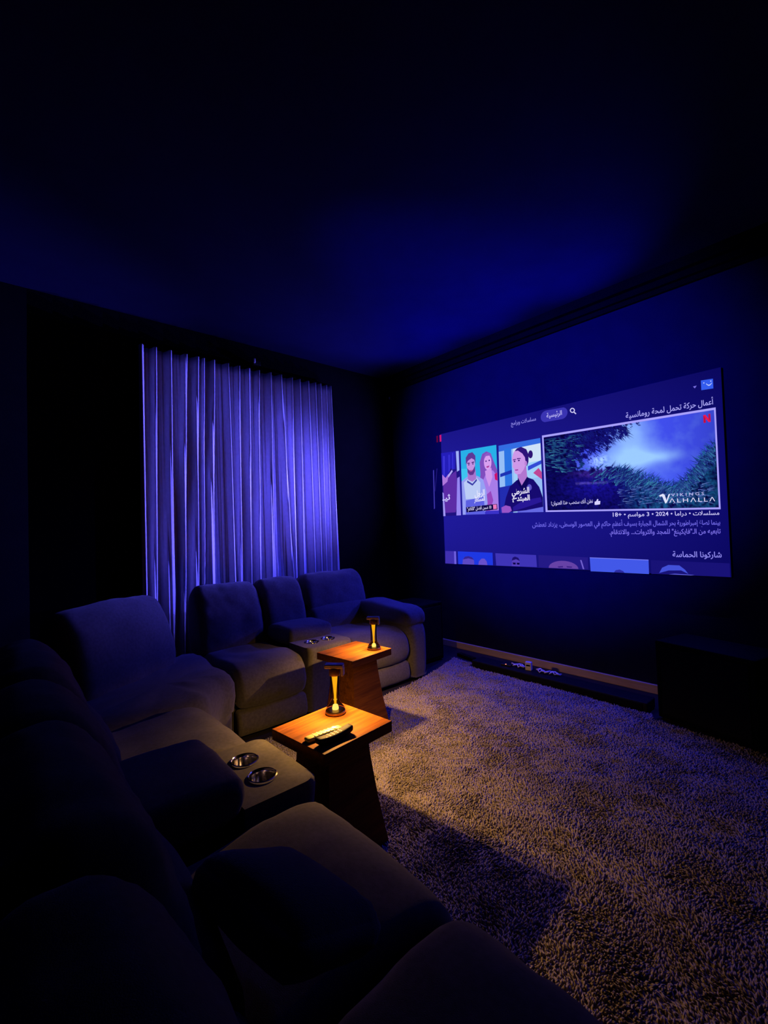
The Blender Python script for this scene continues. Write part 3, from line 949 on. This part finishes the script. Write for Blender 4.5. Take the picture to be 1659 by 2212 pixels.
def recliner(name, loc, rz, w, label, arm=0, seed=0, back_w=None, back_shift=0.0, group='recliner seats of the sofa', fwd=0.0, single=False):
    t = empty(name, loc, rz, label, 'sofa seat', group)
    h = w/2-0.004
    box('base', -h+0.01, h-0.01, 0.10, 0.98, 0.02, 0.40, M['under'], t, 0.01)
    for sx in (-1, 1):
        box('side_panel', sx*h-0.012*(1+sx), sx*h+0.012*(1-sx), 0.10, 1.0, 0.03, 0.44, M['fabric'], t, 0.008)
    loft('footrest', FOOT, -h+0.005, h-0.005, 0.02, M['fabric'], t, 0.006, seed=seed, wrinkle=0.003)
    loft('seat_cushion', SEAT, -h, h, 0.05, M['fabric'], t, 0.014, nx=16, seed=seed+2, wrinkle=0.008, wscale=7)
    bw = (back_w or w)/2-0.006
    mv = lambda P_: [(y_-fwd, z_) for y_, z_ in P_]
    if not single:
        loft('lumbar_cushion', mv(LUMB), -bw+back_shift, bw+back_shift, 0.05, M['fabric'], t, 0.02, seed=seed+4, wrinkle=0.007)
    loft('backrest', mv(BACK1 if single else HEAD), -bw+back_shift, bw+back_shift, 0.07, M['fabric'], t, 0.012, nx=16, seed=seed+6, wrinkle=0.013, wscale=7)
    if arm:
        a0, a1 = (h+0.004, h+0.235) if arm > 0 else (-h-0.235, -h-0.004)
        AP = [(0.02, 0.50), (-0.008, 0.40), (-0.012, 0.22), (0.0, 0.06), (0.05, 0.025), (0.5, 0.025), (0.98, 0.03), (1.0, 0.30), (0.98, 0.54), (0.5, 0.56), (0.12, 0.555)]
        ap = loft('arm_panel', AP, a0, a1, 0.07, M['fabric'], t, 0.004, seed=seed+8, wrinkle=0.004)

        def droop(x, y, z):
            k = max(0.0, (-y-0.18)/0.20)
            return (x*(1-0.18*k*k), y, z-0.035*k*k+0.012*math.sin(y*9))
        cushion('arm_pad', (0.33, 0.80, 0.15), 0.068, M['fabric'], ap, 0.012, 12, ((a0+a1)/2-0.015*arm, 0.40, 0.605), None, 0.016, seed+9, droop)
    return t


def console(name, loc, rz, w, label, seed=0, fwd=0.0):
    t = empty(name, loc, rz, label, 'sofa console', 'cup-holder consoles of the sofa')
    h = w/2-0.006
    box('body', -h+0.005, h-0.005, 0.06, 1.0, 0.03, 0.42, M['fabric'], t, 0.012)
    # tray with two round openings
    bm = bmesh.new()
    zt_ = 0.522
    out = []
    def arc(cx_, cy_, r, a0, a1, k=6):
        return [(cx_+r*math.cos(a0+(a1-a0)*i/k), cy_+r*math.sin(a0+(a1-a0)*i/k)) for i in range(k+1)]
    x0, x1, y0, y1, rr_ = -h, h, 0.02, 0.30, 0.05
    ring_ = arc(x1-rr_, y0+rr_, rr_, -math.pi/2, 0)+[(x1, y1), (x0, y1)]+arc(x0+rr_, y0+rr_, rr_, math.pi, 1.5*math.pi)
    ov = [bm.verts.new((x, y, zt_)) for x, y in ring_]
    oe = [bm.edges.new((ov[i], ov[(i+1) % len(ov)])) for i in range(len(ov))]
    CR = 0.049
    cups = [(-0.078, 0.165), (0.078, 0.165)]
    ce = []
    for cx_, cy_ in cups:
        cv = [bm.verts.new((cx_+CR*math.cos(2*math.pi*i/28), cy_+CR*math.sin(2*math.pi*i/28), zt_)) for i in range(28)]
        ce += [bm.edges.new((cv[i], cv[(i+1) % 28])) for i in range(28)]
    bmesh.ops.triangle_fill(bm, use_beauty=True, use_dissolve=False, edges=oe+ce)
    # rounded shoulder going down
    prev = ov
    for ins, z in ((-0.012, 0.512), (-0.016, 0.49), (-0.012, 0.45), (0.0, 0.36), (0.004, 0.03)):
        nv = []
        for (x, y) in ring_:
            yy = y+(ins if y < 0.2 else 0)
            xx = x*(1-ins*0.2)
            nv.append(bm.verts.new((xx, yy, z)))
        for i in range(len(nv)):
            bm.faces.new((prev[i], prev[(i+1) % len(nv)], nv[(i+1) % len(nv)], nv[i]))
        prev = nv
    for f_ in [q for q in bm.faces if all((math.hypot(vv.co.x-cx_, vv.co.y-cy_) < CR+1e-4) for vv in q.verts for cx_, cy_ in [min(cups, key=lambda c: math.hypot(q.calc_center_median().x-c[0], q.calc_center_median().y-c[1]))])]:
        bm.faces.remove(f_)
    tr = bm_obj('tray', bm, M['fabric'], t, True)
    tr.modifiers.new('edges', 'EDGE_SPLIT').split_angle = math.radians(50)
    for cx_, cy_ in cups:
        lathe('cup_holder', [(0.056, zt_+0.001), (0.055, zt_+0.006), (0.051, zt_+0.008), (0.0475, zt_+0.004), (0.046, zt_-0.01), (0.044, zt_-0.075), (0.040, zt_-0.082), (0.0, zt_-0.083)], M['chrome'], tr, 36, (cx_, cy_, 0))
    LID = [(0.30, 0.52), (0.285, 0.56), (0.295, 0.60), (0.34, 0.622), (0.50, 0.628), (0.66, 0.615), (0.70, 0.57), (0.69, 0.50), (0.50, 0.48), (0.34, 0.49)]
    loft('lid', LID, -h+0.002, h-0.002, 0.035, M['fabric'], t, 0.008, seed=seed, wrinkle=0.005)
    box('lid_support', -h+0.01, h-0.01, 0.31, 0.68, 0.40, 0.49, M['under'], t)
    loft('backrest', [(y_-fwd, z_) for y_, z_ in BACK1], -h+0.006, h-0.006, 0.06, M['fabric'], t, 0.012, seed=seed+3, wrinkle=0.008)
    return t


YF = 3.02     # front line of the leg against the curtain
XF = 0.935    # front line of the leg that faces the screen
R90 = math.pi/2
recliner('recliner_seat', (2.61, YF, 0), 0, 0.64, 'end recliner seat with padded arm at the screen end of the curtain row', 1, 1, 0.74, 0.06)
console('console', (2.06, YF, 0), 0, 0.44, 'cup-holder console between the two recliner seats before the curtain', 5)
recliner('recliner_seat', (1.555, YF, 0), 0, 0.56, 'armless recliner seat left of the console before the curtain', 0, 14, 0.565, 0.0, single=True)
recliner('recliner_seat', (XF, 2.285, 0), R90, 0.70, 'armless recliner seat between the corner seat and the near console', 0, 23, fwd=0.09)
console('console', (XF, 1.69, 0), R90, 0.46, 'near cup-holder console beside the table with remotes', 31, fwd=0.07)
recliner('recliner_seat', (XF, 1.125, 0), R90, 0.64, 'recliner seat carrying the plush cushion beside the near console', 0, 40, fwd=0.07)
recliner('recliner_seat', (XF, 0.470, 0), R90, 0.64, 'nearest recliner seat at the bottom edge of the picture', -1, 49, fwd=0.05)

# corner seat
cs = empty('corner_seat', (0.62, 3.40, 0), 0, 'angled corner seat where the two sofa rows meet', 'sofa seat')
plan = [(0.93, 2.655), (1.02, 2.80), (1.14, 2.94), (1.265, 3.03), (1.265, 3.40), (1.262, 3.78), (0.98, 3.72), (0.62, 3.50), (0.34, 3.22), (0.24, 2.90), (0.25, 2.655), (0.60, 2.648)]
C = catmull(plan, 5)-np.array([[0.62, 3.40]])
cen = C.mean(0)
prof = [(0.05, 0.215), (0.012, 0.24), (0.0, 0.32), (0.006, 0.41), (0.035, 0.465), (0.09, 0.490), (0.20, 0.496)]
V, F = [], []
for ins, z in prof:
    for p in C:
        d = cen-p
        L = np.linalg.norm(d)
        q = p+d/L*ins
        wz = 0.016*noise.fractal(Vector((q[0]*7, q[1]*7, z*7)), .9, 2.2, 3)
        V.append((q[0], q[1], z+wz))
m = len(C)
for i in range(len(prof)-1):
    for k in range(m):
        F.append((i*m+k, i*m+(k+1) % m, (i+1)*m+(k+1) % m, (i+1)*m+k))
V.append((cen[0], cen[1], 0.50))
for k in range(m):
    F.append(((len(prof)-1)*m+k, (len(prof)-1)*m+(k+1) % m, len(V)-1))
mesh_obj('seat_cushion', V, F, M['fabric'], cs, True)
V = [(p[0]+(cen[0]-p[0])*0.06, p[1]+(cen[1]-p[1])*0.06, z) for z in (0.03, 0.25) for p in C]
F = [(k, (k+1) % m, m+(k+1) % m, m+k) for k in range(m)]+[tuple(range(m))[::-1]]
mesh_obj('base', V, F, M['fabric'], cs, True)
ang = math.radians(36)


def to_corner(x, y, z):
    # profile y is measured backwards from the seat front; turn it to face the room's middle
    yy = y-0.69
    ox, oy = 0.79-0.62, 3.40-3.40
    return (ox+x*math.cos(ang)-yy*math.sin(ang), oy+x*math.sin(ang)+yy*math.cos(ang), z)


loft('backrest', BACK1, -0.48, 0.34, 0.08, M['fabric'], cs, 0.02, nx=18, seed=55, wrinkle=0.010, wscale=6, fn=to_corner)

# plush cushion on the near seat
pr = Matrix.Rotation(math.radians(10), 4, 'Z') @ Matrix.Rotation(math.radians(26), 4, 'Y')
pil = cushion('throw_cushion', (0.28, 0.36, 0.12), 0.045, M['pillow'], None, 0.02, 14, (0.48, 0.91, 0.635), pr, 0.006, 3, None, 0.45)
tag(pil, 'dark plush square cushion lying on the seat before the near console', 'cushion')


# ------------------------------------------------------------------ tables
def side_table(loc, rz, label):
    t = empty('side_table', loc, rz, label, 'side table', 'wooden pedestal side tables')
    box('table_top', -0.200, 0.200, -0.184, 0.184, 0.490, 0.538, M['wood'], t, 0.002, 1)
    zs = [(0.0, 0.175, 0.165), (0.20, 0.145, 0.135), (0.40, 0.122, 0.113), (0.490, 0.116, 0.107)]
    V, F = [], []
    for z, a, b in zs:
        V += [(-a, -b, z), (a, -b, z), (a, b, z), (-a, b, z)]
    for i in range(len(zs)-1):
        for k in range(4):
            F.append((i*4+k, i*4+(k+1) % 4, i*4+4+(k+1) % 4, i*4+4+k))
    F += [(3, 2, 1, 0), (12, 13, 14, 15)]
    mesh_obj('pedestal', V, F, M['wood'], t)
    return t


T1 = (1.174, 1.735, 0.012)
T2 = (2.001, 2.650, 0.012)
side_table(T1, math.radians(6), 'wooden pedestal table holding two remotes and a glowing lamp')
side_table(T2, math.radians(7), 'farther wooden pedestal table holding only a glowing lamp')
ZT = 0.550


# ------------------------------------------------------------------ lamps
def lamp(loc, rz, label):
    t = empty('table_lamp', loc, rz, label, 'lamp', 'cordless glass table lamps')
    lathe('base', [(0.0, 0.0), (0.046, 0.0), (0.049, 0.004), (0.049, 0.013), (0.045, 0.018), (0.0, 0.018)], M['bronze'], t, 40)
    gb = lathe('glass_body', [(0.047, 0.018), (0.044, 0.026), (0.034, 0.040), (0.026, 0.052), (0.0225, 0.070), (0.0215, 0.110), (0.0225, 0.160), (0.0225, 0.182)], M['glass'], t, 40)
    lathe('light_column', [(0.0, 0.046), (0.0055, 0.046), (0.0060, 0.085), (0.0085, 0.120), (0.0125, 0.160), (0.0140, 0.180), (0.0, 0.180)], M['lamp_glow'], gb, 24)
    lathe('light_seat', [(0.0, 0.019), (0.015, 0.019), (0.016, 0.026), (0.012, 0.040), (0.0, 0.046)], M['lamp_hot'], gb, 24)
    lathe('collar', [(0.0, 0.182), (0.0265, 0.182), (0.0275, 0.186), (0.0275, 0.212), (0.025, 0.216), (0.0, 0.216)], M['bronze'], t, 36)
    bm = box_bm(-0.047, 0.045, -0.022, 0.022, 0.216, 0.236, 0.005, 2)
    cap = bm_obj('cap', bm, M['lamp_black'], t)
    bm = box_bm(0.034, 0.047, -0.018, 0.018, 0.180, 0.222, 0.004, 2)
    bm_obj('handle', bm, M['lamp_black'], cap)
    inv = (Matrix.Translation(loc) @ Matrix.Rotation(rz, 4, 'Z')).inverted()
    for k in range(8):          # the ring of light around the column, thrown outwards and down
        an = 2*math.pi*k/8+0.3
        l = spot('lamp_light', (loc[0]+0.031*math.cos(an), loc[1]+0.031*math.sin(an), loc[2]+0.1795), (math.cos(an)*0.66, math.sin(an)*0.66, -0.75), LAMP_POWER/8, LAMP_TINT, 90, 1.0, 0.0)
        l.parent = t
        l.matrix_parent_inverse = inv
    return t


lamp((1.260, 1.833, ZT), math.radians(-48), 'glowing glass lamp on the near table behind the remotes')
lamp((2.121, 2.569, ZT), math.radians(-48), 'glowing glass lamp on the farther table')


# ------------------------------------------------------------------ remotes on the near table
def remote(name, loc, rz, size, mat, btn, label, boat=0.0):
    t = empty(name, loc, rz, label, 'remote')
    L, W_, H_ = size

    def bend(x, y, z):
        k = (x/(L/2))
        return (x, y*(1-0.22*boat*k*k), z+boat*0.010*k*k)
    bd = cushion('body', size, min(H_/2-0.0005, 0.009), mat, t, 0.002, 12, (0, 0, H_/2), None, 0, 0, bend)
    for i in range(5):
        for j in (-1, 0, 1):
            x = -L*0.28+i*L*0.11
            b = lathe('button', [(0.0, 0.0), (0.0032, 0.0), (0.0032, 0.0016), (0.0, 0.002)], btn, bd, 10, (x, j*W_*0.24, H_+0.0015+boat*0.010*(x/(L/2))**2*0.5-0.0008))
    lathe('dial', [(0.0, 0.0), (0.011, 0.0), (0.011, 0.002), (0.007, 0.002), (0.006, 0.0012), (0.0, 0.0012)], btn, bd, 20, (L*0.30, 0, H_+0.0008))
    return t


remote('remote_control', (1.085, 1.672, ZT), math.radians(-2), (0.175, 0.040, 0.018), M['pale_plastic'], M['white_plastic'], 'slim cream remote lying nearer the lamp')
remote('remote_control', (1.100, 1.612, ZT), math.radians(4), (0.185, 0.046, 0.026), M['remote_black'], M['black_plastic'], 'black curved remote at the table edge', 1.0)

# ------------------------------------------------------------------ along the screen wall
sb = empty('soundbar', (3.72, 2.075, 0), 0, 'long low black soundbar on the floor under the screen', 'soundbar')
cab = box('cabinet', -0.085, 0.085, -0.80, 0.80, 0.006, 0.082, M['remote_black'], sb, 0.008)
box('grille', -0.090, -0.0835, -0.77, 0.77, 0.014, 0.074, M['grille'], cab, 0.003)
for y in (-0.7, 0.7):
    box('foot', -0.06, 0.06, y-0.03, y+0.03, 0.0, 0.008, M['black_matte'], sb)
ZS = 0.082
db = empty('media_player', (3.735, 2.52, ZS), 0.15, 'small black box with a red light on the soundbar', 'media player')
cs_ = box('case', -0.05, 0.05, -0.05, 0.05, 0.0, 0.018, M['black_plastic'], db, 0.004)
lathe('red_light', [(0.0, 0.0), (0.006, 0.0), (0.006, 0.003), (0.0, 0.005)], M['led_red'], cs_, 12, (-0.046, 0.0, 0.018))
ad = empty('power_adapter', (3.74, 2.30, ZS), 0.2, 'white plug adapter standing on the middle of the soundbar', 'adapter')
cs_ = box('case', -0.02, 0.02, -0.028, 0.028, 0.0, 0.075, M['white_plastic'], ad, 0.005)
box('socket_face', -0.0215, -0.0195, -0.018, 0.018, 0.038, 0.052, M['black_matte'], cs_)
rc = random.Random(5)


def cable(loc, spread, r, mat, label, seed, n=16):
    rc.seed(seed)
    pts = []
    for k in range(n):
        a = k*1.35+rc.uniform(-.4, .4)
        pts.append(Vector((loc[0]+spread*0.35*math.cos(a), loc[1]+spread*(k/n-.5)*1.6+spread*.35*math.sin(a), loc[2]+r+0.022*abs(math.sin(k*.9+seed)))))
    o = tube('cable', [(p.x-loc[0], p.y-loc[1], p.z-loc[2]) for p in pts for _ in (0,)], r, mat)
    o.location = loc
    return tag(o, label, 'cable', 'loose cables on the soundbar')


cable((3.74, 2.41, ZS), 0.08, 0.006, M['white_plastic'], 'white cable bunched left of the standing plug adapter', 3)
cable((3.74, 2.16, ZS), 0.07, 0.006, M['white_plastic'], 'grey cable bunched right of the standing plug adapter', 8)
cable((3.755, 2.06, ZS), 0.07, 0.005, M['white_plastic'], 'loose cable end trailing behind the soundbar', 12)
bx = empty('subwoofer', (3.47, 3.50, 0), 0, 'black subwoofer box beside the sofa arm under the screen', 'subwoofer')
cab = box('cabinet', -0.20, 0.21, -0.22, 0.22, 0.012, 0.62, M['black_matte'], bx, 0.012)
box('grille', -0.17, 0.18, -0.228, -0.219, 0.05, 0.58, M['grille'], cab, 0.004)
for sx in (-.15, .15):
    for sy in (-.17, .17):
        box('foot', sx-.02, sx+.02, sy-.02, sy+.02, 0, 0.014, M['black_plastic'], bx)
bx2 = empty('floor_speaker', (3.72, 0.86, 0), math.radians(-14), 'black floor speaker box right of the soundbar', 'speaker')
cab = box('cabinet', -0.17, 0.20, -0.31, 0.31, 0.012, 0.56, M['black_matte'], bx2, 0.012)
box('grille', -0.178, -0.169, -0.27, 0.27, 0.05, 0.52, M['grille'], cab, 0.004)
for sx in (-.12, .15):
    for sy in (-.26, .26):
        box('foot', sx-.02, sx+.02, sy-.02, sy+.02, 0, 0.014, M['black_plastic'], bx2)
ff = empty('power_strip', (3.86, 3.12, 0), 1.35, 'flat dark power strip on the floor left of the soundbar', 'power strip')
cs_ = box('case', -0.13, 0.13, -0.03, 0.03, 0.0, 0.035, M['black_matte'], ff, 0.006)
for k in range(4):
    lathe('socket', [(0.0, 0.0), (0.018, 0.0), (0.02, 0.003), (0.022, 0.0)], M['black_plastic'], cs_, 16, (-0.09+k*0.06, 0, 0.035))

# ------------------------------------------------------------------ shaggy rug
RUG = [(0.965, -1.0), (3.30, -1.0), (3.46, 0.50), (3.53, 1.20), (3.62, 1.24), (3.62, 2.90), (3.72, 2.93), (3.75, 3.20), (3.52, 3.13), (3.20, 3.03), (2.95, 2.985), (2.42, 2.90), (1.9, 2.93), (1.3, 2.90), (0.965, 2.62)]
rug = empty('rug', (2.2, 1.2, 0), 0, 'shaggy beige rug covering the floor in front of the sofa', 'rug')
n = len(RUG)
V = [(x-2.2, y-1.2, 0.012) for x, y in RUG]+[(x-2.2, y-1.2, 0.001) for x, y in RUG]
F = [tuple(range(n))]+[(k, n+k, n+(k+1) % n, (k+1) % n) for k in range(n)]
mesh_obj('backing', V, F, M['rug'], rug)


def inside(x, y, poly_):
    c = np.zeros(len(x), bool)
    j = len(poly_)-1
    for i in range(len(poly_)):
        xi, yi = poly_[i]
        xj, yj = poly_[j]
        k = ((yi > y) != (yj > y)) & (x < (xj-xi)*(y-yi)/(yj-yi+1e-12)+xi)
        c ^= k
        j = i
    return c


sp = 0.0088
gx, gy = np.meshgrid(np.arange(0.9, 3.76, sp), np.arange(-1.0, 3.21, sp))
px_ = gx.ravel()+RNG.uniform(-.5, .5, gx.size)*sp*1.1
py_ = gy.ravel()+RNG.uniform(-.5, .5, gx.size)*sp*1.1
ok = inside(px_, py_, RUG)
for (tx_, ty_, _), an in ((T1, 6), (T2, 7)):
    ca, sa = math.cos(math.radians(-an)), math.sin(math.radians(-an))
    lx_, ly_ = (px_-tx_)*ca-(py_-ty_)*sa, (px_-tx_)*sa+(py_-ty_)*ca
    ok &= ~((np.abs(lx_) < 0.180) & (np.abs(ly_) < 0.170))
px_, py_ = px_[ok], py_[ok]
N = len(px_)
# slowly varying lean of the pile
def wave(x, y, s, seed):
    r = np.random.default_rng(seed)
    o = np.zeros_like(x)
    for k in range(7):
        a = r.uniform(0, 2*math.pi)
        fq = s*r.uniform(.5, 1.6)
        o += np.sin((x*math.cos(a)+y*math.sin(a))*fq+r.uniform(0, 6.28))
    return o/2.6


dirn = wave(px_, py_, 14, 1)*1.6+wave(px_, py_, 45, 2)*1.1+RNG.normal(0, .7, N)
leanv = np.clip(0.55+0.25*wave(px_, py_, 22, 3)+RNG.normal(0, .22, N), 0.05, 1.2)
hh = (0.018+0.004*wave(px_, py_, 16, 4)*.6+RNG.normal(0, .003, N)).clip(0.010, 0.030)
tw = RNG.uniform(0, 2*math.pi, N)
r0 = RNG.uniform(.0034, .0052, N)
lx, ly = np.cos(dirn)*np.sin(leanv), np.sin(dirn)*np.sin(leanv)
lz = np.cos(leanv)
VV = np.zeros((N, 7, 3), np.float32)
for k in range(3):
    a = tw+k*2*math.pi/3
    VV[:, k, 0] = px_+r0*np.cos(a)
    VV[:, k, 1] = py_+r0*np.sin(a)
    VV[:, k, 2] = 0.010
    a2 = a+0.7
    VV[:, 3+k, 0] = px_+lx*hh*.55+r0*1.15*np.cos(a2)
    VV[:, 3+k, 1] = py_+ly*hh*.55+r0*1.15*np.sin(a2)
    VV[:, 3+k, 2] = 0.010+lz*hh*.6
VV[:, 6, 0] = px_+lx*hh*1.25
VV[:, 6, 1] = py_+ly*hh*1.25
VV[:, 6, 2] = 0.010+lz*hh
VV[:, :, 0] -= 2.2
VV[:, :, 1] -= 1.2
base = (np.arange(N)*7)[:, None]
tri = np.array([[0, 1, 4], [0, 4, 3], [1, 2, 5], [1, 5, 4], [2, 0, 3], [2, 3, 5], [3, 4, 6], [4, 5, 6], [5, 3, 6]])
TT = (base[:, :, None]+tri[None]).reshape(-1, 3).astype(np.int32)
me = bpy.data.meshes.new('pile')
me.vertices.add(N*7)
me.vertices.foreach_set('co', VV.ravel())
me.loops.add(len(TT)*3)
me.loops.foreach_set('vertex_index', TT.ravel())
me.polygons.add(len(TT))
me.polygons.foreach_set('loop_start', np.arange(0, len(TT)*3, 3, dtype=np.int32))
me.polygons.foreach_set('use_smooth', np.ones(len(TT), bool))
me.update(calc_edges=True)
M['pile'] = mat_noise('rug_yarn', (0.23, 0.200, 0.184), (0.32, 0.28, 0.257), 70, 1.0, sheen=0.15, spec=0.0)
me.materials.append(M['pile'])
po = bpy.data.objects.new('pile', me)
COL.objects.link(po)
po.parent = rug
po['kind'] = 'stuff'
